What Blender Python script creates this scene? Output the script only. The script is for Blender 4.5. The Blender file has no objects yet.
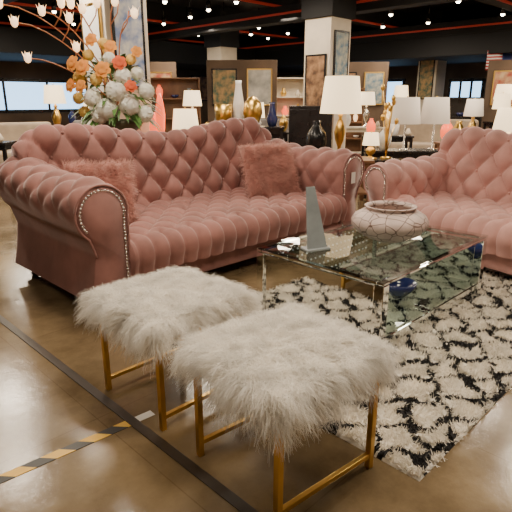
import bpy, math, random
import numpy as np
from mathutils import Vector, Matrix
import bmesh
rng=np.random.default_rng(7); random.seed(7)
R45=math.radians(45)
S=.70710678
def AB(a,b,z=0): return (S*a-S*b, S*a+S*b, z)
scene=bpy.context.scene
# ---------------------------------------------------------------- materials
def mat(name,col,rough=.5,metal=0,noise=0,scale=6,bump=0,bscale=60,emis=None,estr=0,sheen=0,coat=0,vor=None,col2=None):
    m=bpy.data.materials.new(name); m.use_nodes=True
    nt=m.node_tree; b=nt.nodes['Principled BSDF']
    b.inputs['Base Color'].default_value=(*col,1); b.inputs['Roughness'].default_value=rough
    b.inputs['Metallic'].default_value=metal
    if sheen:
        b.inputs['Sheen Weight'].default_value=sheen; b.inputs['Sheen Roughness'].default_value=.35
        b.inputs['Sheen Tint'].default_value=(1,.84,.82,1)
    if coat: b.inputs['Coat Weight'].default_value=coat
    if emis:
        b.inputs['Emission Color'].default_value=(*emis,1); b.inputs['Emission Strength'].default_value=estr
    tc=nt.nodes.new('ShaderNodeTexCoord')
    nz=nt.nodes.new('ShaderNodeTexNoise'); nz.inputs['Scale'].default_value=scale; nz.inputs['Detail'].default_value=5
    nt.links.new(tc.outputs['Object'],nz.inputs['Vector'])
    rp=nt.nodes.new('ShaderNodeValToRGB')
    c2=col2 if col2 else tuple(min(1,c*(1+noise)) for c in col)
    c1=col if col2 else tuple(c*(1-noise) for c in col)
    rp.color_ramp.elements[0].position=.35; rp.color_ramp.elements[1].position=.65
    rp.color_ramp.elements[0].color=(*c1,1); rp.color_ramp.elements[1].color=(*c2,1)
    nt.links.new(nz.outputs['Fac'],rp.inputs['Fac'])
    nt.links.new(rp.outputs['Color'],b.inputs['Base Color'])
    if vor:
        vo=nt.nodes.new('ShaderNodeTexVoronoi'); vo.feature='DISTANCE_TO_EDGE'; vo.inputs['Scale'].default_value=vor[0]
        nt.links.new(tc.outputs['Object'],vo.inputs['Vector'])
        r2=nt.nodes.new('ShaderNodeValToRGB'); r2.color_ramp.elements[0].position=.01; r2.color_ramp.elements[1].position=.045
        r2.color_ramp.elements[0].color=(*vor[1],1); r2.color_ramp.elements[1].color=(1,1,1,1)
        nt.links.new(vo.outputs['Distance'],r2.inputs['Fac'])
        mx=nt.nodes.new('ShaderNodeMix'); mx.data_type='RGBA'; mx.blend_type='MULTIPLY'; mx.inputs[0].default_value=1
        nt.links.new(rp.outputs['Color'],mx.inputs[6]); nt.links.new(r2.outputs['Color'],mx.inputs[7])
        nt.links.new(mx.outputs[2],b.inputs['Base Color'])
    if bump:
        n2=nt.nodes.new('ShaderNodeTexNoise'); n2.inputs['Scale'].default_value=bscale
        nt.links.new(tc.outputs['Object'],n2.inputs['Vector'])
        bp=nt.nodes.new('ShaderNodeBump'); bp.inputs['Strength'].default_value=bump; bp.inputs['Distance'].default_value=.01
        nt.links.new(n2.outputs['Fac'],bp.inputs['Height']); nt.links.new(bp.outputs['Normal'],b.inputs['Normal'])
    return m
def furmat(name,col,tr=.45,lo=.86):
    m=bpy.data.materials.new(name); m.use_nodes=True; nt=m.node_tree
    for n in list(nt.nodes): nt.nodes.remove(n)
    o=nt.nodes.new('ShaderNodeOutputMaterial'); mx=nt.nodes.new('ShaderNodeMixShader'); mx.inputs[0].default_value=tr
    d=nt.nodes.new('ShaderNodeBsdfDiffuse'); t=nt.nodes.new('ShaderNodeBsdfTranslucent')
    tc=nt.nodes.new('ShaderNodeTexCoord'); nz=nt.nodes.new('ShaderNodeTexNoise'); nz.inputs['Scale'].default_value=12
    rp=nt.nodes.new('ShaderNodeValToRGB'); rp.color_ramp.elements[0].position=.3; rp.color_ramp.elements[1].position=.65
    rp.color_ramp.elements[0].color=(*[c*lo for c in col],1); rp.color_ramp.elements[1].color=(*[min(1,c*1.06) for c in col],1)
    nt.links.new(tc.outputs['Object'],nz.inputs['Vector']); nt.links.new(nz.outputs['Fac'],rp.inputs[0])
    nt.links.new(rp.outputs[0],d.inputs[0]); nt.links.new(rp.outputs[0],t.inputs[0])
    nt.links.new(d.outputs[0],mx.inputs[1]); nt.links.new(t.outputs[0],mx.inputs[2]); nt.links.new(mx.outputs[0],o.inputs[0]); return m
def glassmat(name,tint=(.75,.85,.83),ior=1.5):
    m=bpy.data.materials.new(name); m.use_nodes=True; nt=m.node_tree
    for n in list(nt.nodes): nt.nodes.remove(n)
    o=nt.nodes.new('ShaderNodeOutputMaterial'); mx=nt.nodes.new('ShaderNodeMixShader')
    t=nt.nodes.new('ShaderNodeBsdfTransparent'); g=nt.nodes.new('ShaderNodeBsdfGlossy'); f=nt.nodes.new('ShaderNodeFresnel')
    ge=nt.nodes.new('ShaderNodeNewGeometry'); mu=nt.nodes.new('ShaderNodeMath'); mu.operation='MULTIPLY'; iv=nt.nodes.new('ShaderNodeMath'); iv.operation='SUBTRACT'; iv.inputs[0].default_value=1
    nt.links.new(ge.outputs['Backfacing'],iv.inputs[1]); nt.links.new(f.outputs[0],mu.inputs[0]); nt.links.new(iv.outputs[0],mu.inputs[1])
    f.inputs['IOR'].default_value=ior; t.inputs['Color'].default_value=(*tint,1); g.inputs['Roughness'].default_value=.02
    nt.links.new(mu.outputs[0],mx.inputs[0]); nt.links.new(t.outputs[0],mx.inputs[1]); nt.links.new(g.outputs[0],mx.inputs[2])
    nt.links.new(mx.outputs[0],o.inputs['Surface']); return m
M={}
M['velvet']=mat('velvet_rose',(.30,.135,.115),.8,noise=.2,scale=5,sheen=.75,bump=.15,bscale=250)
M['velvet2']=mat('velvet_pink',(.53,.28,.245),.8,noise=.12,scale=5,sheen=.75,bump=.15,bscale=250)
M['nail']=mat('nailhead_silver',(.80,.76,.7),.2,1)
M['gold']=mat('brushed_gold',(.78,.50,.14),.28,1,noise=.08)
M['furw']=furmat('fur_white',(.94,.91,.85))
M['furbase']=mat('fur_skin',(.75,.70,.62),.9)
M['furp']=furmat('fur_pink',(.72,.45,.39))
M['rugw']=furmat('pile_cream',(.92,.87,.77),.3)
M['rugk']=mat('pile_black',(.018,.017,.018),.9)
M['wood']=mat('dark_wood',(.03,.015,.01),.35,noise=.3)
M['strip']=mat('dark_strip',(.04,.028,.02),.35,noise=.3)
M['woodw']=mat('walnut_wood',(.20,.10,.05),.4,noise=.35,scale=3)
M['black']=mat('black_lacquer',(.015,.014,.015),.25,noise=.2)
M['mirror']=mat('mirror_silver',(.85,.87,.86),.03,1)
M['glass']=glassmat('clear_glass',(.90,.945,.935),1.6)
M['crystal']=mat('crystal_stud',(.85,.9,.95),.1,.4)
M['crackle']=mat('crackle_ceramic',(.60,.47,.42),.5,noise=.15,scale=7,vor=(15,(.22,.16,.14)),bump=.3,bscale=30)
M['dkblue']=mat('cobalt_glaze',(.02,.03,.12),.15,coat=.5)
M['purple']=mat('violet_glass',(.06,.03,.12),.15,coat=.5)
M['grey']=mat('grey_acrylic',(.30,.33,.34),.25,noise=.15)
M['white']=mat('white_gloss',(.80,.78,.74),.3)
M['cream']=mat('cream_paint',(.66,.58,.46),.6,noise=.05)
M['ceil']=mat('black_ceiling_paint',(.008,.008,.009),.8)
M['red']=mat('red_trim_glow_paint',(.30,.02,.012),.5,emis=(.6,.05,.02),estr=.15)  # red paint with a faint glow added, the trim is no lamp
M['leaf']=mat('leaf_green',(.07,.16,.03),.5,noise=.4)
M['petw']=furmat('petal_white',(.97,.94,.84),.3,.97)
M['peto']=furmat('petal_orange',(.92,.40,.10),.3)
M['petr']=furmat('petal_coral',(.85,.18,.08),.3)
M['pety']=furmat('petal_yellow',(.95,.72,.25),.3)
M['twig']=mat('twig_rust',(.40,.14,.05),.6)
M['pot']=mat('olive_ceramic',(.10,.105,.06),.3,noise=.2)
M['shade']=mat('lamp_shade_linen',(.85,.72,.5),.8,emis=(1,.74,.42),estr=1.9)
M['shadeg']=mat('lamp_shade_grey',(.60,.53,.45),.8,emis=(1,.85,.7),estr=.2)
M['bulb']=mat('bulb_glow',(1,.9,.7),.5,emis=(1,.85,.6),estr=26)
M['softbulb']=mat('bud_glow',(1,.85,.6),.5,emis=(1,.6,.3),estr=2.2)
M['redglass']=mat('red_glass_glow',(.8,.08,.02),.15,emis=(1,.14,.05),estr=1.6)
M['win']=mat('window_daylight',(.4,.6,.9),.4,noise=.2,emis=(.38,.66,1),estr=3.2)
M['beige']=mat('beige_fabric',(.45,.36,.27),.85,noise=.1)
M['greyfab']=mat('grey_fabric',(.22,.20,.19),.85,noise=.15)
M['wall']=mat('wall_brown_plaster',(.13,.085,.055),.8,noise=.4,scale=.8)
def art(name,c1,c2,sc=4): return mat(name,c1,.5,scale=sc,col2=c2)
M['art1']=art('canvas_brown',(.06,.03,.02),(.40,.22,.11),7)
M['art2']=art('canvas_blue',(.08,.18,.27),(.5,.47,.36),9)
M['art3']=art('canvas_green',(.05,.12,.08),(.5,.3,.12),8)
M['art4']=art('canvas_white_blue',(.10,.20,.50),(.80,.78,.72),6)
M['art5']=art('canvas_grey',(.25,.25,.24),(.7,.66,.58),3)
M['art6']=art('canvas_crimson',(.35,.05,.03),(.6,.45,.25),5)
def floor_mat():
    m=bpy.data.materials.new('polished_tile_floor'); m.use_nodes=True; nt=m.node_tree; b=nt.nodes['Principled BSDF']
    tc=nt.nodes.new('ShaderNodeTexCoord'); nz=nt.nodes.new('ShaderNodeTexNoise'); nz.inputs['Scale'].default_value=2.0; nz.inputs['Detail'].default_value=10; nz.inputs['Roughness'].default_value=.68
    nt.links.new(tc.outputs['Object'],nz.inputs['Vector'])
    rp=nt.nodes.new('ShaderNodeValToRGB'); e=rp.color_ramp.elements; e[0].position=.32; e[1].position=.70
    e[0].color=(.115,.080,.042,1); e[1].color=(.285,.205,.112,1)
    nt.links.new(nz.outputs['Fac'],rp.inputs['Fac'])
    br=nt.nodes.new('ShaderNodeTexBrick'); br.offset=0; br.inputs['Scale'].default_value=1; br.inputs['Brick Width'].default_value=.92; br.inputs['Row Height'].default_value=.92
    br.inputs['Mortar Size'].default_value=.0025; br.inputs['Color1'].default_value=(1,1,1,1); br.inputs['Color2'].default_value=(.94,.94,.94,1); br.inputs['Mortar'].default_value=(.75,.72,.68,1)
    nt.links.new(tc.outputs['Object'],br.inputs['Vector'])
    mx=nt.nodes.new('ShaderNodeMix'); mx.data_type='RGBA'; mx.blend_type='MULTIPLY'; mx.inputs[0].default_value=1
    nt.links.new(rp.outputs[0],mx.inputs[6]); nt.links.new(br.outputs['Color'],mx.inputs[7]); nt.links.new(mx.outputs[2],b.inputs['Base Color'])
    n2=nt.nodes.new('ShaderNodeTexNoise'); n2.inputs['Scale'].default_value=4; n2.inputs['Detail'].default_value=6; nt.links.new(tc.outputs['Object'],n2.inputs['Vector'])
    mr=nt.nodes.new('ShaderNodeMapRange'); mr.inputs[3].default_value=.06; mr.inputs[4].default_value=.26
    nt.links.new(n2.outputs['Fac'],mr.inputs[0]); nt.links.new(mr.outputs[0],b.inputs['Roughness'])
    b.inputs['IOR'].default_value=1.65
    bp=nt.nodes.new('ShaderNodeBump'); bp.inputs['Strength'].default_value=.14; bp.inputs['Distance'].default_value=.02
    nt.links.new(nz.outputs['Fac'],bp.inputs['Height']); nt.links.new(bp.outputs['Normal'],b.inputs['Normal'])
    return m
M['floor']=floor_mat()
def hazard_mat():
    m=bpy.data.materials.new('hazard_tape_print'); m.use_nodes=True; nt=m.node_tree; b=nt.nodes['Principled BSDF']
    tc=nt.nodes.new('ShaderNodeTexCoord'); sp=nt.nodes.new('ShaderNodeSeparateXYZ'); nt.links.new(tc.outputs['Object'],sp.inputs[0])
    ad=nt.nodes.new('ShaderNodeMath'); ad.operation='ADD'; nt.links.new(sp.outputs[0],ad.inputs[0]); nt.links.new(sp.outputs[1],ad.inputs[1])
    mu=nt.nodes.new('ShaderNodeMath'); mu.operation='MULTIPLY'; mu.inputs[1].default_value=7; nt.links.new(ad.outputs[0],mu.inputs[0])
    fr=nt.nodes.new('ShaderNodeMath'); fr.operation='FRACT'; nt.links.new(mu.outputs[0],fr.inputs[0])
    gt=nt.nodes.new('ShaderNodeMath'); gt.operation='GREATER_THAN'; gt.inputs[1].default_value=.5; nt.links.new(fr.outputs[0],gt.inputs[0])
    mx=nt.nodes.new('ShaderNodeMix'); mx.data_type='RGBA'; mx.inputs[6].default_value=(.02,.02,.02,1); mx.inputs[7].default_value=(.78,.46,.05,1)
    nt.links.new(gt.outputs[0],mx.inputs[0]); nt.links.new(mx.outputs[2],b.inputs['Base Color']); b.inputs['Roughness'].default_value=.4
    return m
M['hazard']=hazard_mat()
# ---------------------------------------------------------------- mesh helpers
def link(o,parent=None):
    scene.collection.objects.link(o)
    if parent: o.parent=parent
    return o
def mk(name,V,F,m,parent=None,smooth=True,mi=None,loc=(0,0,0),rotz=0):
    me=bpy.data.meshes.new(name)
    V=V.tolist() if isinstance(V,np.ndarray) else V; F=F.tolist() if isinstance(F,np.ndarray) else F
    me.from_pydata(V,[],F)
    ms=m if isinstance(m,(list,tuple)) else [m]
    for q in ms: me.materials.append(q)
    if mi is not None: me.polygons.foreach_set('material_index',np.asarray(mi,dtype=np.int32))
    if smooth: me.polygons.foreach_set('use_smooth',np.ones(len(me.polygons),dtype=bool))
    me.update()
    o=bpy.data.objects.new(name,me); o.location=loc; o.rotation_euler[2]=rotz
    return link(o,parent)
def tag(o,label=None,cat=None,group=None,kind=None):
    if label: o['label']=label
    if cat: o['category']=cat
    if group: o['group']=group
    if kind: o['kind']=kind
    return o
def top(name,label,cat,loc,rotz=0,group=None):
    e=bpy.data.objects.new(name,None); e.empty_display_size=.1; e.location=loc; e.rotation_euler[2]=rotz
    link(e); return tag(e,label,cat,group)
def box(name,size,loc,m,parent=None,bevel=.006,rot=(0,0,0),seg=2):
    bm=bmesh.new(); bmesh.ops.create_cube(bm,size=1)
    bmesh.ops.scale(bm,vec=size,verts=bm.verts)
    if bevel>0: bmesh.ops.bevel(bm,geom=bm.edges[:],offset=min(bevel,min(size)*.45),segments=seg,affect='EDGES',profile=.6)
    me=bpy.data.meshes.new(name); bm.to_mesh(me); bm.free(); me.materials.append(m)
    o=bpy.data.objects.new(name,me); o.location=loc; o.rotation_euler=rot
    return link(o,parent)
def latheVF(prof,seg=28,z0=0,cx=0,cy=0,sx=1,sy=1,off=0):
    V=[];F=[];n=len(prof)
    for r,z in prof:
        for k in range(seg):
            a=2*math.pi*k/seg; V.append((cx+r*math.cos(a)*sx,cy+r*math.sin(a)*sy,z+z0))
    for i in range(n-1):
        for k in range(seg):
            a=i*seg+k;b=i*seg+(k+1)%seg
            F.append((off+a,off+b,off+b+seg,off+a+seg))
    return V,F
def lathe(name,prof,m,parent=None,loc=(0,0,0),seg=28,sx=1,sy=1,smooth=True):
    V,F=latheVF(prof,seg,sx=sx,sy=sy); return mk(name,V,F,m,parent,smooth,loc=loc)
def tubeVF(pts,rad,seg=6,off=0):
    P=[Vector(p) for p in pts]; V=[];F=[]
    n=len(P); rs=rad if isinstance(rad,(list,tuple)) else [rad]*n
    up=Vector((.13,.27,1)).normalized()
    for i,p in enumerate(P):
        t=(P[min(i+1,n-1)]-P[max(i-1,0)]).normalized()
        a=t.cross(up)
        if a.length<.05: a=t.cross(Vector((1,0,0)))
        a.normalize(); b=t.cross(a)
        for k in range(seg):
            th=2*math.pi*k/seg; V.append(tuple(p+(a*math.cos(th)+b*math.sin(th))*rs[i]))
    for i in range(n-1):
        for k in range(seg):
            a=off+i*seg+k;b=off+i*seg+(k+1)%seg; F.append((a,b,b+seg,a+seg))
    F.append(tuple(off+k for k in range(seg))[::-1]); F.append(tuple(off+(n-1)*seg+k for k in range(seg)))
    return V,F
def tubes(name,paths,rad,m,parent=None,seg=6):
    V=[];F=[]
    for p in paths:
        v,f=tubeVF(p,rad,seg,len(V)); V+=v;F+=f
    return mk(name,V,F,m,parent)
def sphVF(c,r,off,nu=8,nv=5,sz=1):
    V=[];F=[]
    for i in range(nv+1):
        th=math.pi*i/nv
        for k in range(nu):
            a=2*math.pi*k/nu; V.append((c[0]+r*math.sin(th)*math.cos(a),c[1]+r*math.sin(th)*math.sin(a),c[2]+r*math.cos(th)*sz))
    for i in range(nv):
        for k in range(nu):
            a=off+i*nu+k;b=off+i*nu+(k+1)%nu; F.append((a,a+nu,b+nu,b))
    return V,F
def gridF(n,m,off=0):
    i,j=np.meshgrid(np.arange(n-1),np.arange(m-1),indexing='ij'); a=(i*m+j).ravel()+off
    return np.stack([a,a+m,a+m+1,a+1],1)
def resample(pts,n):
    P=np.array(pts,float); d=np.r_[0,np.cumsum(np.linalg.norm(np.diff(P,axis=0),axis=1))]
    t=np.linspace(0,d[-1],n); return np.stack([np.interp(t,d,P[:,k]) for k in range(P.shape[1])],1),t
def surfnorm(G):
    du=np.gradient(G,axis=0); dv=np.gradient(G,axis=1); N=np.cross(du,dv); return N/(np.linalg.norm(N,axis=2,keepdims=True)+1e-9)
def tuft(u,v,du,dv):
    p=u/du+v/dv; q=u/du-v/dv
    f=np.abs(np.sin(np.pi*p)*np.sin(np.pi*q))
    return f**.42
def strands(name,P,N,L,mats,parent,width=.0015,segs=4,droop=.6,wn=.6,wc=.7,wr=.35,nclump=300,mi=None,floorf=None,curl=.0,loc=(0,0,0),rotz=0):
    n=len(P); C=P[rng.choice(n,min(nclump,n),replace=False)]
    idx=np.empty(n,int)
    for s in range(0,n,4000):
        idx[s:s+4000]=np.argmin(((P[s:s+4000,None,:]-C[None])**2).sum(2),1)
    cd=rng.normal(size=(len(C),3)); cd[:,2]*=.35
    d=N*wn+cd[idx]*wc*.7+rng.normal(size=(n,3))*wr
    d/=np.linalg.norm(d,axis=1,keepdims=True)
    r=rng.normal(size=(n,3)); side=np.cross(d,r); side/=np.linalg.norm(side,axis=1,keepdims=True)
    s2=np.cross(d,side); Ls=(np.asarray(L)*rng.uniform(.65,1.15,n))[:,None]
    V=np.empty((n,segs+1,2,3))
    ph=rng.uniform(0,6.28,(n,1))
    for j in range(segs+1):
        s=j/segs
        c=P+d*Ls*s+np.array([0,0,-1.])*droop*Ls*s*s+s2*np.sin(ph+s*5)*curl*Ls*s
        if floorf is not None: c=floorf(c,s)
        w=width*(1-.75*s)
        V[:,j,0]=c-side*w; V[:,j,1]=c+side*w
    V=V.reshape(-1,3)
    b=(np.arange(n)*(segs+1)*2)[:,None]+ (np.arange(segs)*2)[None]
    b=b.ravel(); F=np.stack([b,b+1,b+3,b+2],1)
    m2=None if mi is None else np.repeat(mi,segs)
    return mk(name,V,F,mats,parent,mi=m2,loc=loc,rotz=rotz)
# ---------------------------------------------------------------- room
W0,W1=-7.0,16.0; CH=3.5
def struct(o): o['kind']='structure'; return o
cx=(W0+W1)/2
fl=struct(box('floor',(W1-W0,W1-W0,.1),(*AB(cx,cx)[:2],-.05),M['floor'],bevel=0,rot=(0,0,R45)))
struct(box('ceiling',(W1-W0,W1-W0,.1),(*AB(cx,cx)[:2],CH+.05),M['ceil'],bevel=0,rot=(0,0,R45)))
struct(box('wall_back',(W1-W0,.15,CH),(*AB(cx,W1+.075)[:2],CH/2),M['wall'],bevel=0,rot=(0,0,R45)))
struct(box('wall_right',(.15,W1-W0,CH),(*AB(W1+.075,cx)[:2],CH/2),M['wall'],bevel=0,rot=(0,0,R45)))
struct(box('wall_left',(.15,W1-W0,CH),(*AB(W0-.075,cx)[:2],CH/2),M['wall'],bevel=0,rot=(0,0,R45)))
struct(box('wall_front',(W1-W0,.15,CH),(*AB(cx,W0-.075)[:2],CH/2),M['wall'],bevel=0,rot=(0,0,R45)))
p0=Vector((-3.9,5.17,0)); p1=Vector((1.35,-.05,0)); mid=(p0+p1)/2; d=p1-p0
struct(box('trim_1',(d.length,.04,.004),(mid.x,mid.y,.002),M['strip'],bevel=.001,rot=(0,0,math.atan2(d.y,d.x))))
k=1
for b in (1,4.5,8.0,11.5,14.5):
    k+=1; struct(box('trim_%d'%k,(22,.28,.45),(*AB(4.5,b)[:2],CH-.225),M['ceil'],bevel=.01,rot=(0,0,R45)))
    k+=1; struct(box('trim_%d'%k,(22,.02,.05),(*AB(4.5,b-.152)[:2],CH-.42),M['red'],bevel=.002,rot=(0,0,R45)))
for a in (3.5,8.5,13):
    k+=1; struct(box('trim_%d'%k,(.3,22,.3),(*AB(a,4.5)[:2],CH-.60),M['ceil'],bevel=.01,rot=(0,0,R45)))
    k+=1; struct(box('trim_%d'%k,(.02,22,.04),(*AB(a-.16,4.5)[:2],CH-.60),M['red'],bevel=.002,rot=(0,0,R45)))
for (a,b,w_,d_) in [(14.4,4,3.0,22),(4,14.4,22,3.0)]:
    k+=1; x,y,_=AB(a,b); struct(box('trim_%d'%k,(w_,d_,.55),(x,y,CH-.95),M['ceil'],bevel=.01,rot=(0,0,R45)))
def window(n,a,b,z,w,h,axis):
    e=bpy.data.objects.new('window_%d'%n,None); e['kind']='structure'; link(e)
    x,y,_=AB(a,b); e.location=(x,y,z); e.rotation_euler[2]=R45 if axis=='b' else R45+math.pi/2
    box('glass_pane',(w,.02,h),(0,0,0),M['win'],e,bevel=0)
    for i in range(4): box('mullion',(.07,.06,h+.1),(-w/2+w*i/3,0,0),M['black'],e,bevel=.005)
    for zz in (-h/2,h/2): box('frame_rail',(w+.1,.06,.08),(0,0,zz),M['black'],e,bevel=.005)
window(1,6.4,15.94,1.35,3.8,.85,'b'); window(2,15.94,10.3,1.45,2.4,.8,'a'); window(3,15.94,7.0,1.5,1.0,.6,'a')
def column(x,y,w=.56):
    e=top('column','square cream painted structural column with framed art','column',(x,y,0),R45)
    box('shaft',(w,w,2.55),(0,0,1.275),M['cream'],e,bevel=.01)
    box('capital',(w+.1,w+.1,CH-2.55-.01),(0,0,(CH+2.55)/2-.005),M['ceil'],e,bevel=.01)
    box('skirting',(w+.04,w+.04,.15),(0,0,.075),M['black'],e,bevel=.01)
    return e
def painting(x,y,z,w,h,rotz,m,label,frame='black'):
    e=top('framed_painting',label,'painting',(x,y,z),rotz)
    box('canvas',(w-.04,.015,h-.04),(0,-.004,0),m,e,bevel=.002)
    for s in (-1,1):
        box('frame_side',(.03,.03,h),(s*(w/2-.015),0,0),M[frame],e,bevel=.004)
        box('frame_side',(w,.03,.03),(0,0,s*(h/2-.015)),M[frame],e,bevel=.004)
    return e
bpy_cols=[(1.23,9.5),(-1.69,6.65),(4.95,15.3),(-.9,14.5),(8.2,13.2)]
for c in bpy_cols: column(*c)
def onface(c,side,off=0,w=.56):
    x,y=c; dd=w/2+.02
    if side=='l': return (x-S*dd,y-S*dd,R45-math.pi/2)
    return (x+S*dd,y-S*dd,R45)
x,y,r=onface(bpy_cols[0],'l'); painting(x,y,1.48,.44,1.0,r,M['art1'],'tall brown abstract painting in a dark frame on a column')
x,y,r=onface(bpy_cols[0],'r'); painting(x,y,1.95,.4,.8,r,M['art2'],'blue and tan painting in a black frame on a column')
x,y,r=onface(bpy_cols[2],'l'); painting(x,y,1.8,.44,1.1,r,M['art3'],'green and amber painting in a dark frame on a column')
x,y,r=onface(bpy_cols[1],'r'); painting(x,y,1.90,.42,1.05,r,M['art4'],'white canvas with blue brushwork in a slim frame')
x,y,r=onface(bpy_cols[1],'l'); painting(x,y,1.8,.44,1.0,r,M['white'],'plain white panel in a slim gold frame',frame='gold')
for i,(a,b,ax,w,h,mm) in enumerate([(9.2,15.9,'b',1.2,.9,'art2'),(11.2,15.9,'b',1.0,1.2,'art5'),(13.2,15.9,'b',1.4,.9,'art1'),(15.9,14.0,'a',1.2,1.0,'art5'),(15.9,12.4,'a',.9,1.1,'art3'),(15.9,5.3,'a',1.0,1.0,'art2')]):
    x,y,_=AB(a,b); painting(x,y,1.65,w,h,R45 if ax=='b' else R45-math.pi/2,M[mm],'large framed abstract canvas on the showroom wall',frame='gold' if i%2 else 'black')
def partition(x,y,w,h,rotz,m,arts):
    e=top('display_partition','free-standing showroom partition panel carrying framed pictures','partition',(x,y,0),rotz)
    box('panel',(w,.1,h),(0,0,h/2),m,e,bevel=.01); box('plinth',(w+.04,.2,.08),(0,0,.04),M['black'],e,bevel=.01)
    c,s=math.cos(rotz),math.sin(rotz)
    n=len(arts)
    for i,a in enumerate(arts):
        lx=-w/2+w*(i+.5)/n; ly=-.075
        painting(x+lx*c-ly*s,y+lx*s+ly*c,1.5,w/n*.72,.75,rotz,M[a],'framed picture hanging on a display partition',frame=random.choice(['gold','black']))
partition(-2.7,12.9,1.6,2.1,.15,M['wall'],['art5','art6'])
partition(2.5,13.0,1.3,2.1,-.1,M['wall'],['art1','art2'])
partition(6.2,12.0,2.0,2.1,-.5,M['wall'],['art6','art5'])
partition(-.3,11.6,1.5,2.05,0,M['wall'],['art3','art5'])
# ---------------------------------------------------------------- sofa
def sofa(loc,rotz,L,D,vm,label,hpeak=1.0,arm_h=.76,r=.135,dip=.09):
    e=top('sofa',label,'sofa',loc,rotz)
    ah=arm_h; k_=r/.135; inner=L/2-.22*k_
    prof=[(0,.10),(0,.3),(-.005,ah-r)]
    cxx=r-.01
    for a in np.linspace(180,-55,26):
        prof.append((cxx+r*math.cos(math.radians(a)),ah-r+r*math.sin(math.radians(a))))
    prof+=[(.185*k_,ah-.30*k_),(.175*k_,.38),(.20*k_,.2),(.22*k_,.10)]
    pts,t=resample(prof,90)
    jt=int(np.argmax(pts[:,1]))
    yb=D/2-.12; ny=70
    ys=np.linspace(-D/2,yb,ny)
    for sgn in (-1,1):
        G=np.zeros((len(pts),ny,3))
        G[...,0]=sgn*(inner+pts[:,0][:,None]); G[...,2]=pts[:,1][:,None]; G[...,1]=ys[None]
        up=np.clip((ys+D/2-.45)/.5,0,1)**2*.05
        G[...,2]+=up[None]*np.clip((pts[:,1][:,None]-.3)/.3,0,1)
        N=surfnorm(G)
        N=N*np.sign((N[jt,ny//2,2]))
        U=(ys+.02)[None]+0*G[...,0]; T=t[:,None]+0*G[...,0]
        mask=np.clip((T-.28)/.05,0,1)*np.clip((t[jt]+.24*k_-T)/.12,0,1)
        ed=np.clip((U+D/2-.03)/.08,0,1)
        G2=G+N*(tuft(U,T-t[jt],.2,.26)*.04*mask*ed)[...,None]
        V=G2.reshape(-1,3); F=gridF(len(pts),ny)
        if sgn>0: F=F[:,::-1]
        cap=[i*ny for i in range(len(pts))]; capb=[i*ny+ny-1 for i in range(len(pts))]
        FF=F.tolist()+[cap[::-1] if sgn<0 else cap, capb]
        mk('arm',V,FF,vm,e)
        Vn=[];Fn=[]; path=[(.022,.16),(.022,ah-r-.03)]
        for a in np.linspace(180,-40,24):
            path.append((cxx+(r-.028)*math.cos(math.radians(a)),ah-r+(r-.028)*math.sin(math.radians(a))))
        pp,_=resample(path,48)
        for x,z in pp:
            v,f=sphVF((sgn*(inner+x),-D/2-.004,z),.0095,len(Vn)); Vn+=v;Fn+=f
        tag(mk('nailhead_trim',Vn,Fn,M['nail'],e),'row of silver nailheads')
        Pp=[(sgn*(inner+x*1.0),-D/2-.002,z) for x,z in resample(prof[1:-2],60)[0]]
        v,f=tubeVF(Pp,.007,6); mk('piping',v,f,vm,e)
    bx=inner+.16; nx=260
    xs=np.linspace(-bx,bx,nx)
    bp=[(D/2-.30,.30),(D/2-.24,.60),(D/2-.20,.84)]
    for a in np.linspace(170,10,16): bp.append((D/2-.11+.09*math.cos(math.radians(a)),.91+.09*math.sin(math.radians(a))))
    bp+=[(D/2-.03,.70),(D/2-.02,.4),(D/2,.10)]
    q,tb=resample(bp,100)
    u=np.abs(xs)/bx
    hh=hpeak-dip*(1+np.cos(np.clip(u/.70,0,1)*np.pi))/2
    endd=np.clip((u-.80)/.20,0,1); hh=hh-.13*(endd**2.4)
    G=np.zeros((nx,100,3)); G[...,0]=xs[:,None]; G[...,1]=q[:,0][None]
    z=q[:,1][None]+0*G[...,0]; G[...,2]=np.where(z>.35,.35+(z-.35)*((hh[:,None]-.35)/(1.0-.35)),z)
    N=surfnorm(G)
    if N[nx//2,20,1]>0: N=-N
    T=tb[None]+0*G[...,0]; X=G[...,0]
    tz=tb[np.argmax(q[:,1])]
    mask=np.clip((T-.02)/.05,0,1)*np.clip((tz+.03-T)/.08,0,1)
    G2=G+N*((tuft(X,(T-tz+.09),.23,.30)*.064)*mask)[...,None]
    V=G2.reshape(-1,3); F=gridF(nx,100).tolist()
    F+= [list(range(100)),list(range((nx-1)*100,nx*100))[::-1]]
    mk('backrest',V,F,vm,e)
    Vb=[];Fb=[]
    for i in range(-12,13):
        for j in range(-3,1):
            for (xx,tt) in ((i*.23,tz-.09+j*.30),(i*.23+.115,tz-.09+j*.30+.15)):
                if abs(xx)>bx-.12 or tt>tz-.02 or tt<.1: continue
                ii=int(round((xx+bx)/(2*bx)*(nx-1))); jj=int(np.argmin(abs(tb-tt)))
                c=G2[ii,jj]+N[ii,jj]*.004; v,f=sphVF(tuple(c),.013,len(Vb)); Vb+=v;Fb+=f
    mk('tufting_button',Vb,Fb,vm,e)['kind']='stuff'
    sx=inner; xs=np.linspace(-sx,sx,nx)
    sp=[(D/2-.26,.395),(-D/2+.12,.415)]
    for a in np.linspace(90,-10,10): sp.append((-D/2+.05-.085*math.cos(math.radians(a)),.325+.09*math.sin(math.radians(a))))
    sp+=[(-D/2-.02,.27),(-D/2-.01,.22)]
    q,ts=resample(sp,80)
    G=np.zeros((nx,80,3)); G[...,0]=xs[:,None]; G[...,1]=q[:,0][None]; G[...,2]=q[:,1][None]
    N=surfnorm(G)
    if N[nx//2,10,2]<0: N=-N
    T=ts[None]+0*G[...,0]; X=G[...,0]
    te=ts[-1]-.26
    mtop=np.clip((te-T)/.04,0,1)
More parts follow.
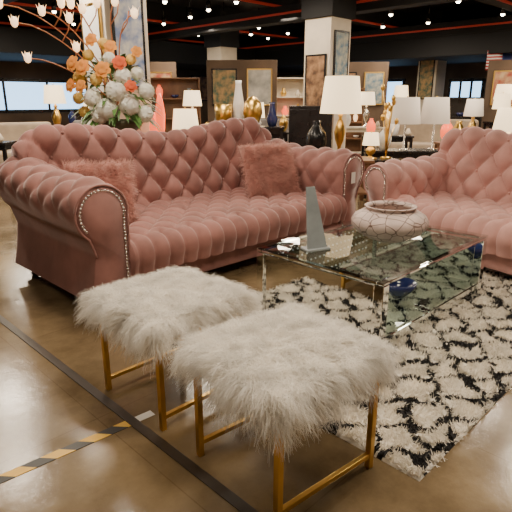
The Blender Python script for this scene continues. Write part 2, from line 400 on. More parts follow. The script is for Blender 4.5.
    pl=np.abs(np.sin(np.pi*X/.115))**.5
    disp=tuft(X,(T-te),.23,.24)*.05*mtop+(1-mtop)*pl*.03
    G2=G+N*disp[...,None]
    V=G2.reshape(-1,3); F=gridF(nx,80).tolist(); F+=[list(range(80)),list(range((nx-1)*80,nx*80))[::-1]]
    mk('seat_cushion',V,F,vm,e)
    box('base_rail',(2*inner+.30,D-.06,.17),(0,0,.165),vm,e,bevel=.03)
    for a in (-1,1):
        for b in (-1,1):
            lathe('foot',[(0,0),(.022,0),(.028,.02),(.022,.04),(.035,.07),(.035,.09),(0,.09)],M['wood'],e,(a*(L/2-.14),b*(D/2-.1),0),14)
    return e
s1=sofa((-.455,4.185,0),R45,2.70,1.28,M['velvet'],'dusty rose velvet tufted chesterfield sofa with rolled arms and silver nailheads',1.05,.79,.165)
s2=sofa((2.07,3.80,0),math.radians(-58),2.4,1.05,M['velvet2'],'light pink velvet tufted rolled-arm sofa beside the glass table',.985,.71,.145)
# ---------------------------------------------------------------- pillows
def pillow(loc,rot,w,label,count,m):
    e=top('throw_pillow',label,'pillow',loc); e.rotation_euler=rot
    n=24
    g=np.linspace(-1,1,n); a,b=np.meshgrid(g,g,indexing='ij')
    th=.075*((1-a**4)*(1-b**4))**.5
    sc=1-.07*(1-a*a)*(b*b)-.07*(1-b*b)*(a*a)
    X=a*w/2*sc; Z=b*w/2*sc
    P1=np.stack([X,-th,Z],2).reshape(-1,3); P2=np.stack([X,th,Z],2).reshape(-1,3)
    F=np.r_[gridF(n,n),gridF(n,n,n*n)[:,::-1]]
    mk('pillow_cover',np.r_[P1,P2],F,m,e)
    aa=rng.uniform(-1,1,count); bb=rng.uniform(-1,1,count); sg=np.where(rng.uniform(size=count)<.75,-1,1)
    th=.075*((1-aa**4)*(1-bb**4))**.5; sc=1-.07*(1-aa*aa)*(bb*bb)-.07*(1-bb*bb)*(aa*aa)
    P=np.stack([aa*w/2*sc,sg*th,bb*w/2*sc],1); N=np.stack([aa**5*1.2,sg*1.0,bb**5*1.2],1); N/=np.linalg.norm(N,axis=1,keepdims=True)
    strands('pillow_fur',P,N,.06,M['furp'],e,width=.0016,segs=3,droop=.3,wn=.7,wc=.6,nclump=150)
    return e
def inS(s,x,y,z):
    a=s.rotation_euler[2]; return (s.location.x+x*math.cos(a)-y*math.sin(a), s.location.y+x*math.sin(a)+y*math.cos(a), z)
pillow(inS(s1,.74,-.07,.635),(math.radians(-30),0,R45-.3),.50,'square dusty pink faux fur pillow leaning on the sofa back',11000,M['furp'])
pillow(inS(s1,-.90,.0,.62),(math.radians(-28),0,R45-.5),.46,'dusty pink faux fur pillow tucked beside the rolled arm',8000,M['furp'])
tg=box('price_tag',(.06,.003,.10),inS(s1,1.22,-.655,.58),M['white'],None,bevel=.001,rot=(0,0,R45)); tag(tg,'small white price tag hanging on the sofa arm','tag')
# ---------------------------------------------------------------- stools
def stool(loc,rotz,label,h=.21):
    e=top('fur_stool',label,'stool',loc,rotz,'gold and white fur stools')
    lw=.022
    for a in (-1,1):
        for b in (-1,1):
            box('leg',(lw,lw,.38),(a*h,b*h,.19),M['gold'],e,bevel=.002)
    for b in (-1,1):
        box('floor_rail',(2*h-lw,lw*.8,lw*.8),(0,b*h,.055),M['gold'],e,bevel=.002)
    for b in (-1,1):
        box('seat_rail',(2*h-lw,lw,lw),(0,b*h,.369),M['gold'],e,bevel=.002)
        box('seat_rail',(lw,2*h-lw,lw),(b*h,0,.369),M['gold'],e,bevel=.002)
    box('seat_cushion',(.49,.47,.085),(0,0,.4225),M['furbase'],e,bevel=.035,seg=4)
    n=32000; hx,hy,zt,zb=.245,.235,.462,.38
    nt_=int(n*.64)
    P=np.zeros((n,3));N=np.zeros((n,3))
    P[:nt_,0]=rng.uniform(-hx,hx,nt_);P[:nt_,1]=rng.uniform(-hy,hy,nt_);P[:nt_,2]=zt-.01
    P[:nt_,2]+=.012*(1-(P[:nt_,0]/hx)**4)*(1-(P[:nt_,1]/hy)**4)
    N[:nt_]=np.stack([P[:nt_,0]*1.8,P[:nt_,1]*1.8,np.full(nt_,.6)],1)
    ns=n-nt_; side=rng.integers(0,4,ns); t=rng.uniform(-1,1,ns); z=rng.uniform(zb,zt-.01,ns)
    px=np.where(side==0,-hx,np.where(side==1,hx,t*hx)); py=np.where(side==2,-hy,np.where(side==3,hy,t*hy))
    P[nt_:]=np.stack([px,py,z],1)
    N[nt_:]=np.stack([np.where(side==0,-1,np.where(side==1,1,t*.4)),np.where(side==2,-1,np.where(side==3,1,t*.4)),(z-zb)*5],1)
    N/=np.linalg.norm(N,axis=1,keepdims=True)
    def ff(c,s):
        ins=(abs(c[:,0])<hx)&(abs(c[:,1])<hy)&(c[:,2]<zt+.004)&(c[:,2]>zb+.02)
        c[:nt_,2]=np.where(ins[:nt_],zt+.004+.01*s,c[:nt_,2]); return c
    L=np.r_[np.full(nt_,.088),np.full(ns,.072)]
    strands('seat_fur',P,N,L,M['furw'],e,width=.0011,segs=5,droop=.6,wn=.7,wc=.75,wr=.2,nclump=330,floorf=ff,curl=.22)
    return e
stool((-.367,2.035,0),math.radians(45),'square white shaggy faux fur stool with gold legs near the sofa')
stool((.098,1.555,0),math.radians(39),'square white shaggy faux fur stool with gold legs near the rug',.215)
tg=box('price_tag',(.09,.003,.05),(.10,1.385,.345),M['black'],None,bevel=.001,rot=(0,0,math.radians(39))); tag(tg,'small black tag hanging under the stool seat','tag')
# ---------------------------------------------------------------- coffee table
TC=(.745,3.04); TL,TW,TH=1.24,.86,.40; TZ=.02
e=top('coffee_table','rectangular glass and mirror coffee table with crystal studded panel','coffee table',(*TC,TZ),R45)
box('table_top',(TL,TW,.012),(0,0,TH-.006),M['glass'],e,bevel=.003)
for s in (-1,1):
    box('mirror_border',(TL-.002,.035,.014),(0,s*(TW/2-.0185),TH-.020),M['mirror'],e,bevel=.003)
    box('mirror_border',(.035,TW-.08,.014),(s*(TL/2-.0185),0,TH-.020),M['mirror'],e,bevel=.003)
    for t in (-1,1):
        box('leg',(.055,.055,TH-.03),(s*(TL/2-.028),t*(TW/2-.028),(TH-.03)/2),M['mirror'],e,bevel=.004)
box('end_panel',(.012,TW-.11,TH-.05),(-(TL/2-.02),0,(TH-.05)/2+.01),M['mirror'],e,bevel=.002)
box('end_panel',(.012,TW-.11,TH-.05),((TL/2-.02),0,(TH-.05)/2+.01),M['mirror'],e,bevel=.002)
box('lower_shelf',(TL-.09,TW-.06,.012),(0,0,.075),M['glass'],e,bevel=.003)
for s in (-1,1): box('shelf_edge',(TL-.12,.012,.06),(0,s*(TW/2-.025),.035),M['mirror'],e,bevel=.002)
box('back_panel',(TL-.12,.008,TH-.14),(0,TW/2-.03,.225),M['glass'],e,bevel=.001)
Vn=[];Fn=[]
for i in range(23):
    for j in range(5):
        v,f=sphVF((-TL/2+.1+i*.0465,TW/2-.037,.12+j*.052),.007,len(Vn),6,4);Vn+=v;Fn+=f
tag(mk('crystal_stud',Vn,Fn,M['crystal'],e),'grid of small crystal studs')['kind']='stuff'
pr=[(0,0),(.09,0),(.12,.012),(.19,.05),(.228,.095),(.232,.125),(.215,.155),(.17,.182),(.145,.192),(.15,.205),(.158,.212),(.150,.216),(.138,.205),(.13,.19),(.19,.15),(.205,.115),(.17,.05),(.1,.02),(0,.015)]
b=lathe('decorative_bowl',pr,M['crackle'],None,(.82,3.07,TH+TZ),48)
tag(b,'wide crackled blush ceramic bowl on the glass table','bowl')
bw=[(0,0),(.04,0),(.05,.01),(.09,.05),(.105,.09),(.098,.092),(.082,.052),(.045,.018),(0,.014)]
b=lathe('small_bowl',bw,M['dkblue'],None,(.87,2.92,TZ+.082),32)
tag(b,'dark cobalt glazed bowl on the lower glass shelf','bowl')
e=top('table_sign','grey tapered acrylic display sign standing on the glass table','sign',(.345,2.85,TH+TZ),math.radians(25))
V=[(-.065,-.02,.012),(.065,-.02,.012),(.0,.03,.36),(-.055,.03,.36),(-.065,-.012,.012),(.065,-.012,.012),(.0,.038,.36),(-.055,.038,.36)]
F=[(0,1,2,3),(7,6,5,4),(0,4,5,1),(1,5,6,2),(2,6,7,3),(3,7,4,0)]
mk('sign_panel',V,F,M['grey'],e,False)
box('sign_foot',(.15,.09,.012),(0,0,.006),M['grey'],e,bevel=.003)
# ---------------------------------------------------------------- rug
RA,RB=2.5,1.6; RC=(.56,1.45)
rc=(RC[0]+S*RA/2-S*RB/2,RC[1]+S*RA/2+S*RB/2)
def rugpat(a,b):
    w1=.020*np.sin(a*23+b*11)+.014*np.sin(b*41-a*17); w2=.020*np.sin(b*27-a*13+1)+.014*np.sin(a*37+b*19)
    p=(a+w1)/.25+(b+w2)/.21; q=(a+w1)/.25-(b+w2)/.21
    fp=p-np.floor(p); fq=q-np.floor(q)
    e1=.100+.045*np.sin(a*60+b*30)
    return (fp>e1)&(fp<1-e1)&(fq>e1)&(fq<1-e1)
e=top('shag_rug','black and cream shag rug with a diamond trellis pattern','rug',(*rc,0),R45)
n1,n2=220,150
ga,gb=np.meshgrid(np.linspace(-RA/2,RA/2,n1),np.linspace(-RB/2,RB/2,n2),indexing='ij')
gz=.012+rng.uniform(-.003,.003,ga.shape)
gz[0]=gz[-1]=.0; gz[:,0]=gz[:,-1]=.0
V=np.stack([ga,gb,gz],2).reshape(-1,3); F=gridF(n1,n2)
cen=V[F].mean(1); mi=np.where(rugpat(cen[:,0],cen[:,1]),0,1)
mk('rug_backing',V,F,[M['rugw'],M['rugk']],e,mi=mi)
n=88000
P=np.stack([rng.uniform(-RA/2,RA/2,n),rng.uniform(-RB/2,RB/2,n),np.full(n,.011)],1)
mi=np.where(rugpat(P[:,0],P[:,1]),0,1); N=np.tile(np.array([0,0,1.]),(n,1))
L=np.where(mi==0,.036,.026)
def rf(c,s): c[:,2]=np.maximum(c[:,2],.006); return c
strands('rug_pile',P,N,L,[M['rugw'],M['rugk']],e,width=.003,segs=2,droop=.25,wn=.75,wc=.5,wr=.3,nclump=4000,mi=mi,floorf=rf)['kind']='stuff'
p0=Vector((-1.12,1.25,0)); p1=Vector((-.50,1.79,0)); mid=(p0+p1)/2; d=p1-p0
tp=box('hazard_tape',(d.length,.045,.002),(mid.x,mid.y,.001),M['hazard'],None,bevel=0,rot=(0,0,math.atan2(d.y,d.x)))
tag(tp,'yellow and black striped warning tape stuck on the floor','floor tape')
tp=box('floor_tape',(.09,.04,.002),(-.465,1.822,.001),M['white'],None,bevel=0,rot=(0,0,math.atan2(d.y,d.x)))
tag(tp,'short white strip of tape stuck on the floor','floor tape')
# ---------------------------------------------------------------- furniture helpers
def console(x,y,w,d,h,rotz,m,label,kind='console_table',cat='table'):
    e=top(kind,label,cat,(x,y,0),rotz)
    box('table_top',(w,d,.035),(0,0,h-.0175),m,e,bevel=.006)
    box('apron',(w-.08,d-.06,.07),(0,0,h-.07),m,e,bevel=.004)
    box('lower_shelf',(w-.1,d-.08,.025),(0,0,.16),m,e,bevel=.004)
    for a in (-1,1):
        for b in (-1,1): box('leg',(.045,.045,h-.035),(a*(w/2-.04),b*(d/2-.04),(h-.035)/2),m,e,bevel=.004)
    return e
def lamp(x,y,z,h,sw,sh,sm,bm,label,style=0):
    e=top('table_lamp',label,'lamp',(x,y,z))
    bh=h-sh*.75
    if style==0: pr=[(0,0),(.09,0),(.09,.015),(.03,.03),(.02,bh*.2),(.055,bh*.35),(.07,bh*.5),(.045,bh*.65),(.018,bh*.75),(.03,bh*.8),(.012,bh*.85),(.01,bh*1.05),(0,bh*1.05)]
    elif style==1: pr=[(0,0),(.07,0),(.08,.02),(.10,bh*.3),(.10,bh*.5),(.06,bh*.75),(.02,bh*.85),(.01,bh*1.05),(0,bh*1.05)]
    else: pr=[(0,0),(.08,0),(.08,.012),(.012,.02),(.012,bh*1.05),(0,bh*1.05)]
    lathe('lamp_base',pr,bm,e,seg=20)
    r0=sw/2; r1=r0*.80
    lathe('lamp_shade',[(r0,h-sh),(r1,h),(r1-.006,h),(r0-.006,h-sh)],sm,e,seg=32)
    lathe('finial',[(0,h-.01),(.008,h-.005),(.01,h+.01),(0,h+.025)],M['gold'],e,seg=10)
    tubes('harp',[[(-r1,0,h-.01),(0,0,h-.012),(r1,0,h-.01)]],.003,M['gold'],e)
    return e
def vase(x,y,z,pr,m,label,name='vase',cat='vase',s=1):
    o=lathe(name,[(a*s,b*s) for a,b in pr],m,None,(x,y,z),24); return tag(o,label,cat)
console(-1.36,5.16,1.3,.36,.90,R45,M['woodw'],'dark walnut console table behind the sofa')
FX,FY=-1.34,5.14
e=top('flower_arrangement','large white, orange and yellow flower arrangement in olive pot','flowers',(FX,FY,.90))
lathe('planter',[(0,0),(.10,0),(.13,.02),(.20,.08),(.24,.13),(.245,.16),(.225,.16),(.2,.12),(0,.10)],M['pot'],e)
def bloom(c,r,m,n=60,name='flower_head'):
    V=[];F=[]
    for i in range(n):
        d=Vector((random.gauss(0,1),random.gauss(0,1),random.gauss(0,1)+.2)).normalized()
        a=d.orthogonal().normalized(); a.rotate(Matrix.Rotation(random.uniform(0,6.28),3,d)); b=d.cross(a)
        s=r*random.uniform(.22,.34); p=Vector(c)+d*r*.80; k=len(V)
        q=d*s*.2
        for v in (p,p+a*s*.7+b*s*.4+q,p+b*s*1.3+q*.4,p-a*s*.7+b*s*.4+q): V.append(tuple(v))
        F.append((k,k+1,k+2,k+3))
    v,f=sphVF(c,r*.82,len(V),12,8); V+=v;F+=f
    return mk(name,V,F,m,e,True)
def rose(c,r,m,d,rings=3):
    V=[];F=[];d=Vector(d).normalized(); a0=d.orthogonal().normalized()
    for rg in range(rings):
        rr=r*(1-.28*rg)
        for i in range(6):
            a=a0.copy(); a.rotate(Matrix.Rotation(i*math.pi/3+rg*.5,3,d)); b=d.cross(a)
            k=len(V)
            for j in range(5):
                s=j/4; p=Vector(c)+a*rr*s*(.95-.12*rg)+d*rr*(.15+.35*rg+.55*s-.5*s*s); w=rr*.46*math.sin(math.pi*min(.86,s*.7+.18))
                V.append(tuple(p-b*w)); V.append(tuple(p+b*w))
            for j in range(4): F.append((k+2*j,k+2*j+1,k+2*j+3,k+2*j+2))
    return mk('lily_flower',V,F,m,e,True)
for a,b_,c,r in [(-.02,-.26,.26,.115),(.18,-.24,.30,.11),(.07,-.28,.42,.105),(.30,-.16,.22,.09),(-.16,-.24,.36,.09),(.14,-.24,.55,.085),(.32,-.14,.42,.085),(-.1,-.24,.20,.085),(.24,-.12,.58,.07),(.02,-.22,.70,.065)]: bloom((a,b_,c),r,M['petw'],90)
for a,b_,c,r in [(-.28,-.16,.54,.07),(-.10,-.26,.52,.065),(-.2,-.1,.74,.06),(.2,-.14,.70,.055),(-.05,-.12,.84,.055),(-.32,-.12,.36,.065),(-.26,-.18,.24,.06)]: bloom((a,b_,c),r,M['pety'],70)
for i,(a,b_,c,r) in enumerate([(-.20,-.28,.62,.08),(-.02,-.30,.60,.08),(.12,-.26,.66,.07),(-.31,-.20,.66,.075),(.03,-.18,.80,.065),(.26,-.18,.76,.055),(-.36,-.16,.47,.07),(.22,-.32,.46,.06),(-.14,-.16,.86,.065),(-.22,-.32,.46,.065)]):
    rose((a,b_,c),r,M['petr'] if i in (2,7) else M['peto'],(a*1.5,-1,.35))
V=[];F=[]
for i in range(240):
    th=random.uniform(0,6.28); ph=random.uniform(-.3,1.3); d=Vector((math.cos(th)*math.cos(ph),math.sin(th)*math.cos(ph),math.sin(ph)))
    p0=Vector((0,0,.30))+Vector((d.x*.26,d.y*.20,d.z*.38)); l=random.uniform(.12,.22); sd=d.cross(Vector((0,0,1))).normalized()*l*.15
    k=len(V)
    for j in range(5):
        s=j/4; p=p0+d*l*s+Vector((0,0,-.10*s*s)); w=math.sin(math.pi*min(.97,s+.06)); V+= [tuple(p-sd*w),tuple(p+sd*w)]
    for j in range(4): F.append((k+2*j,k+2*j+1,k+2*j+3,k+2*j+2))
mk('foliage',V,F,M['leaf'],e)['kind']='stuff'
tips=[(-1.0,.0,1.18),(-.86,-.05,1.02),(-.62,0,1.12),(-.35,0,1.18),(.05,0,1.20),(.22,0,1.10),(-.8,0,.72)]
paths=[]; Vb=[];Fb=[]
for tx,ty,tz in tips:
    pts=[]
    for j in range(9):
        s=j/8; pts.append((tx*s**1.5+.02*math.sin(7*s),ty*s-.03,.15+(tz-.15)*(1-(1-s)**1.7)))
    paths.append(pts)
    m_=pts[5]; q2=(m_[0]+.09,m_[1],m_[2]+.2); paths.append([m_,(m_[0]+.07,m_[1],m_[2]+.1),q2])
    for q in ((pts[8],q2) if tx<0 else (pts[8],)):
        v,f=sphVF((q[0],q[1]-.01,q[2]),.036,len(Vb),8,5,1.3);Vb+=v;Fb+=f
        for g in range(4):
            aa=g*1.57; tipp=(q[0]+.05*math.cos(aa),q[1]-.01+.05*math.sin(aa),q[2]+.06)
            kk=len(Vb); Vb+=[(q[0]+.03*math.cos(aa-.6),q[1]-.01+.03*math.sin(aa-.6),q[2]),(q[0]+.03*math.cos(aa+.6),q[1]-.01+.03*math.sin(aa+.6),q[2]),tipp]; Fb.append((kk,kk+1,kk+2))
tubes('twig',paths,.006,M['twig'],e)
mk('blossom_bud',Vb,Fb,M['softbulb'],e)['kind']='stuff'
console(.93,6.35,.95,.5,.56,0,M['woodw'],'walnut end table holding a lamp and black vase')
lamp(1.02,6.4,.56,.95,.50,.42,M['shade'],M['gold'],'tall gold table lamp with a glowing cream shade')
vp=[(0,0),(.05,0),(.06,.02),(.11,.12),(.125,.22),(.11,.31),(.06,.38),(.04,.42),(.05,.45),(.04,.45),(0,.4)]
vase(.72,6.25,.56,vp,M['black'],'glossy black teardrop vase with a narrow neck')
console(2.3,7.5,1.4,.45,.56,0,M['black'],'black console table holding grey shade lamps')
lamp(2.12,7.5,.56,.72,.42,.36,M['shadeg'],M['nail'],'silver table lamp with a grey drum shade',2)
lamp(2.55,7.55,.56,.72,.42,.36,M['shadeg'],M['nail'],'silver table lamp with a grey drum shade',2)
vase(1.82,7.42,.56,[(a*.8,b*.7) for a,b in vp],M['white'],'white ceramic vase on a black console')
vase(2.85,7.42,.56,[(a*.9,b*.9) for a,b in vp],M['gold'],'gold bulb vase on a black console')
console(1.62,7.1-.25,.45,.35,.5,0,M['black'],'small black side table under a gold sculpture','side_table')
lamp(1.50,6.82,.5,.34,.22,.16,M['shade'],M['gold'],'small brass lamp with a warm white shade')
e=top('gold_sculpture','branching gold leaf tree sculpture on a side table','sculpture',(1.72,6.88,.5))
lathe('sculpture_base',[(0,0),(.07,0),(.07,.02),(.02,.03),(0,.03)],M['gold'],e)
paths=[]
for i in range(9):
    a=random.uniform(0,6.28); h=random.uniform(.4,.9); r=random.uniform(.05,.16)
    paths.append([(0,0,.02),(r*.3*math.cos(a),r*.3*math.sin(a),h*.5),(r*math.cos(a),r*math.sin(a),h)])
    v,f=sphVF((r*math.cos(a),r*math.sin(a),h),.03,0,6,4,1.5); mk('gold_leaf',v,f,M['gold'],e)
tubes('branch',paths,.006,M['gold'],e)
console(-.95,6.45,.8,.45,.52,0,M['woodw'],'walnut side table holding lamps behind the sofa','side_table')
lamp(-.86,6.45,.52,.62,.34,.28,M['shade'],M['white'],'white ceramic table lamp with a pleated cream shade',1)
for i,(dx,h) in enumerate(((-.20,.80),(-.30,.58))):
    vase(-.95+dx,6.38+.1*i,.52,[(0,0),(.04,0),(.05,.02),(.02,h*.3),(.05,h*.5),(.06,h*.7),(.045,h*.85),(.02,h),(0,h)],M['redglass'],'glowing red art glass vase lamp on a side table','glass_lamp','lamp')
console(-.12,8.2,1.1,.45,.85,0,M['black'],'tall black console with gold accessories')
vase(-.05,8.1,.85,[(0,0),(.06,0),(.10,.06),(.15,.2),(.13,.34),(.06,.43),(0,.45)],M['gold'],'gold ribbed egg shaped sculpture on a console','egg_sculpture','sculpture')
vase(-.50,8.2,.85,[(0,0),(.10,0),(.13,.15),(.14,.33),(.13,.33),(.12,.15),(0,.03)],M['gold'],'tall woven gold basket vase','basket','basket')
vase(-.27,8.3,.85,[(0,0),(.05,0),(.08,.1),(.09,.3),(.06,.5),(.045,.62),(.05,.68),(0,.64)],M['white'],'slim tall white ceramic floor vase on a console')
vase(.25,8.25,.85,[(0,0),(.06,0),(.09,.1),(.05,.25),(.04,.33),(.05,.36),(0,.34)],M['dkblue'],'small blue vase on a console')
def cabinet(x,y,w,d,h,rotz,m,label,nd=2):
    e=top('cabinet',label,'cabinet',(x,y,0),rotz)
    box('carcass',(w,d,h-.06),(0,0,(h-.06)/2+.06),m,e,bevel=.008)
    for i in range(nd):
        xx=-w/2+w*(i+.5)/nd
        dd=box('door',(w/nd-.03,.02,h-.16),(xx,-d/2-.01,h/2+.03),m,e,bevel=.006)
        box('handle',(.015,.02,.14),((w/nd)*.38*(1 if i%2==0 else -1),-.02,.0),M['gold'],dd,bevel=.004)
    for a in (-1,1):
        for b in (-1,1): box('foot',(.05,.05,.06),(a*(w/2-.05),b*(d/2-.05),.03),m,e,bevel=.004)
    return e
cabinet(.92,8.75,.7,.45,1.15,-.2,M['black'],'black lacquered two door cabinet with brass handles')
cabinet(-2.28,3.72,.4,.4,.62,R45,M['black'],'black side cabinet with gold handle beside the sofa',1)
def shelfunit(x,y,w,h,rotz,m,label,n=4):
    e=top('display_shelf',label,'shelf',(x,y,0),rotz)
    box('back_board',(w,.02,h),(0,.15,h/2),m,e,bevel=.002)
    for a in (-1,1): box('side_board',(.03,.32,h),(a*(w/2+.015),0,h/2),m,e,bevel=.003)
    for i in range(n+1): box('shelf_board',(w,.30,.025),(0,-.01,.02+i*(h-.04)/n),m,e,bevel=.003)
    c,s=math.cos(rotz),math.sin(rotz)
    for i in range(1,n):
        for j in range(4):
            lx=-w/2+w*(j+.5)/4+random.uniform(-.04,.04); sc=random.uniform(.5,.75)*min(1,(h/n)/.5)
            mm=random.choice([M['white'],M['gold'],M['dkblue'],M['cream'],M['redglass'],M['grey'],M['softbulb']])
            vase(x+lx*c,y+lx*s,.033+i*(h-.04)/n,random.choice([vp,[(0,0),(.08,0),(.14,.15),(.06,.28),(.07,.34),(0,.3)],[(0,0),(.06,0),(.16,.06),(.18,.14),(.165,.14),(0,.04)]]),mm,'small decorative vase displayed on a shelf',s=sc)
    return e
for (x,y,w,h,r,mm) in [(-1.9,11.6,1.3,1.7,.2,'woodw'),(1.9,12.3,1.1,1.5,-.2,'woodw'),(4.6,12.4,1.2,1.3,-.4,'black'),(.55,12.9,1.2,1.75,0,'cream')]:
    shelfunit(x,y,w,h,r,M[mm],'open display shelf unit filled with decorative vases',4 if h>1.4 else 3)
def bgsofa(x,y,w,rotz,m,label):
    e=top('lounge_sofa' if w>1.1 else 'armchair',label,'sofa' if w>1.1 else 'armchair',(x,y,0),rotz)
    box('seat',(w-.3,.7,.22),(0,-.05,.33),m,e,bevel=.06,seg=4)
    box('backrest',(w,.2,.75),(0,.33,.5),m,e,bevel=.07,seg=4)
    for a in (-1,1): box('arm',(.18,.75,.5),(a*(w/2-.09),-.06,.36),m,e,bevel=.06,seg=4)
    for a in (-1,1):
        for b in (-1,1): box('leg',(.05,.05,.13),(a*(w/2-.1),b*.3,.065),M['wood'],e,bevel=.004)
    return e
bgsofa(-4.3,8.6,1.9,.5,M['beige'],'beige upholstered sofa in the showroom')
bgsofa(.4,10.5,1.6,0,M['greyfab'],'grey upholstered sofa in the showroom')
bgsofa(-2.6,9.9,1.6,.3,M['greyfab'],'grey upholstered sofa in the showroom')
bgsofa(6.3,9.0,1.8,-.8,M['beige'],'beige upholstered sofa in the showroom')
bgsofa(3.4,10.3,1.8,-.3,M['beige'],'beige upholstered sofa in the showroom')
k=0
for (x,y,ch,h,sw,st) in [(-2.85,7.9,.75,.7,.32,0),(-3.75,7.1,.7,.6,.3,1),(3.05,6.1,.5,.66,.36,1),(3.3,8.3,.6,.66,.3,0),(-1.0,9.4,.75,.65,.34,2),(2.2,11.1,.7,.7,.36,0),
    (4.1,7.2,.6,.7,.36,2),(-6.0,10.4,.75,.6,.36,0),(-.6,13.4,.8,.75,.4,2),(-2.4,14.1,.8,.75,.4,1),(5.3,11.2,.8,.75,.4,0),(1.9,14.4,.8,.8,.42,0),(7.6,11.0,.8,.75,.4,2),
    (2.3,9.2,.65,.55,.28,1),(4.4,9.3,.7,.65,.3,0),(5.3,8.0,.7,.6,.3,2),(.15,9.4,.7,.5,.26,0),(-3.6,11.3,.7,.5,.36,0),(3.9,14.0,.8,.8,.4,1),(6.6,13.9,.8,.8,.4,0)]:
    console(x,y,.85,.36,ch,0,M[['woodw','black','cream'][k%3]],'showroom console table holding a lamp and ornaments')
    lamp(x+(.1 if k%2 else -.12),y,ch,h,sw,.26 if ch+h<1.5 else .30,M['shadeg' if k%4==3 else 'shade'],M[['gold','white','nail'][k%3]],'glowing lamp with a tapered shade on a showroom console',st)
    vase(x+(.34 if k%2==0 else -.3),y-.03,ch,vp,M[['white','gold','dkblue','redglass','grey'][k%5]],'ornamental vase standing beside a showroom lamp',s=random.uniform(.6,.8))
    vase(x+(.14 if k%2==0 else .33),y-.11,ch,[(0,0),(.05,0),(.09,.08),(.05,.16),(.03,.2),(0,.2)],M[['gold','cream','white','purple'][k%4]],'small rounded ornament on a showroom console','ornament','ornament',s=.6)
    k+=1
def plant(x,y,z,s,label):
    e=top('potted_plant',label,'plant',(x,y,z))
    lathe('pot',[(0,0),(.09*s,0),(.13*s,.2*s),(.14*s,.22*s),(.12*s,.22*s),(0,.18*s)],M['pot'],e)
    V=[];F=[]
    for i in range(60):
        th=random.uniform(0,6.28); ph=random.uniform(.8,1.4); d=Vector((math.cos(th)*math.cos(ph),math.sin(th)*math.cos(ph),math.sin(ph)))
        l=random.uniform(.3,.6)*s; sd=d.cross(Vector((0,0,1))).normalized()*l*.1; k=len(V)
        for j in range(5):
            q=j/4; p=Vector((0,0,.2*s))+d*l*q+Vector((0,0,-.25*l*q*q)); w=math.sin(math.pi*min(.97,q+.06)); V+= [tuple(p-sd*w),tuple(p+sd*w)]
        for j in range(4): F.append((k+2*j,k+2*j+1,k+2*j+3,k+2*j+2))
    mk('foliage',V,F,M['leaf'],e)['kind']='stuff'
plant(4.75,8.45,.0,1.5,'leafy green potted plant in the showroom')
plant(-4.6,5.9,0,1.6,'dark leafy potted plant in the showroom')
e=top('flag','small striped red and white flag with blue canton on a pole','flag',(5.95,12.7,0),-.2)
lathe('flag_base',[(0,0),(.16,0),(.16,.03),(.03,.05),(0,.05)],M['gold'],e,seg=16)
tubes('flag_pole',[[(0,0,.04),(0,0,2.45)]],.015,M['gold'],e)
M['fr']=mat('flag_red',(.5,.03,.03),.7); M['fb']=mat('flag_blue',(.03,.05,.2),.7)
V=[];F=[];mi=[]
nxx=10
for r_ in range(14):
    for c_ in range(nxx+1): V.append((-.56*c_/nxx,.03*math.sin(c_*.9),2.35-.034*r_))
for r_ in range(13):
    for c_ in range(nxx):
        a=r_*(nxx+1)+c_; F.append((a,a+1,a+nxx+2,a+nxx+1)); mi.append(2 if (r_<7 and c_<4) else (0 if r_%2==0 else 1))
mk('flag_cloth',V,F,[M['fr'],M['white'],M['fb']],e,mi=mi)
def tlight_mesh():
    V,F=latheVF([(0,.16),(.03,.16),(.045,.13),(.05,0),(.045,0)],12); mi=[0]*len(F)
    v,f=sphVF((0,0,0),.045,len(V),10,6); V+=v;F+=f; mi+=[1]*len(f)
    v,f=tubeVF([(0,0,.15),(0,0,.5)],.012,6,len(V)); V+=v;F+=f; mi+=[0]*len(f)
    return V,F,mi
V,F,mi=tlight_mesh(); base=None
spots=[(-1.5,9),(.9,9.6),(2.0,10.5),(2.6,8.3),(-3.8,8.4),(-2.6,11.2),(1.6,7.2),(.3,7.6)]
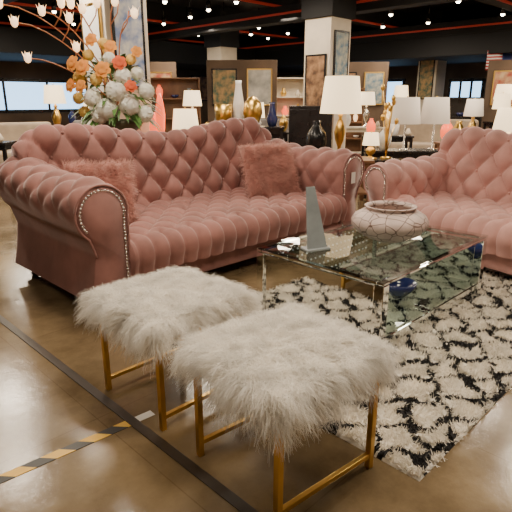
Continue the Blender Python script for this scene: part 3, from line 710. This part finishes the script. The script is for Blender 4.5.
for r_ in np.arange(2.5,15,1.25):
    for c_ in np.arange(2,15,1.4):
        a,b_=c_+random.uniform(-.5,.5),r_+random.uniform(-.3,.3)
        x,y,_=AB(a,b_)
        if y>6.5 and abs(x)<y*.55 and a<12.7 and b_<12.7: spots.append((x,y))
for i,(x,y) in enumerate(spots):
    if base is None:
        base=mk('track_light',V,F,[M['black'],M['bulb']],None,mi=mi,loc=(x,y,CH-.5)); o=base
        tag(base,'small black ceiling spotlight with a glowing bulb','spotlight','ceiling spotlights')
    else:
        o=base.copy(); scene.collection.objects.link(o); o.location=(x,y,CH-.5)
# ---------------------------------------------------------------- lights
def area(x,y,z,size,power,col=(1,.84,.65)):
    l=bpy.data.lights.new('ceiling_and_fill_light','AREA'); l.size=size; l.energy=power; l.color=col
    o=bpy.data.objects.new('ceiling_and_fill_light',l); o.location=(x,y,z); link(o); return o
area(.6,1.6,3.2,1.0,88); area(-1.0,3.2,3.2,.6,55); area(2.2,2.6,3.2,.6,85); area(-1.6,.6,3.2,1.0,45)
area(3.4,5.2,3.0,.4,45); area(-3.6,6.6,3.0,.4,45); area(-2.9,5.2,3.0,.35,30); area(-1.0,4.1,2.9,.25,22,(1,.9,.78))  # some set for floor glare; the last is added to brighten the flowers
area(-.5,7.0,2.8,1.0,60); area(3,8,2.8,1.0,75); area(-3.5,9,2.8,1.0,75); area(1,11.5,2.8,1,100); area(6,10.5,2.8,1,90); area(-1.5,12.4,2.8,1,90); area(-5,11,2.8,1,80); area(3.5,12.4,2.8,1,90)
for (x,y,p) in [(-2.2,6.2,60),(.3,8.7,55),(3.3,6.6,50)]:
    area(x,y,2.9,.3,p)
w=bpy.data.worlds.new('world'); scene.world=w; w.use_nodes=True; w.node_tree.nodes['Background'].inputs[0].default_value=(.5,.4,.3,1); w.node_tree.nodes['Background'].inputs[1].default_value=.15
cam=bpy.data.cameras.new('camera'); cam.lens=36; cam.sensor_width=36; co=bpy.data.objects.new('camera',cam); link(co)
co.location=(0,0,1.25); co.rotation_euler=(math.radians(73),0,0); scene.camera=co
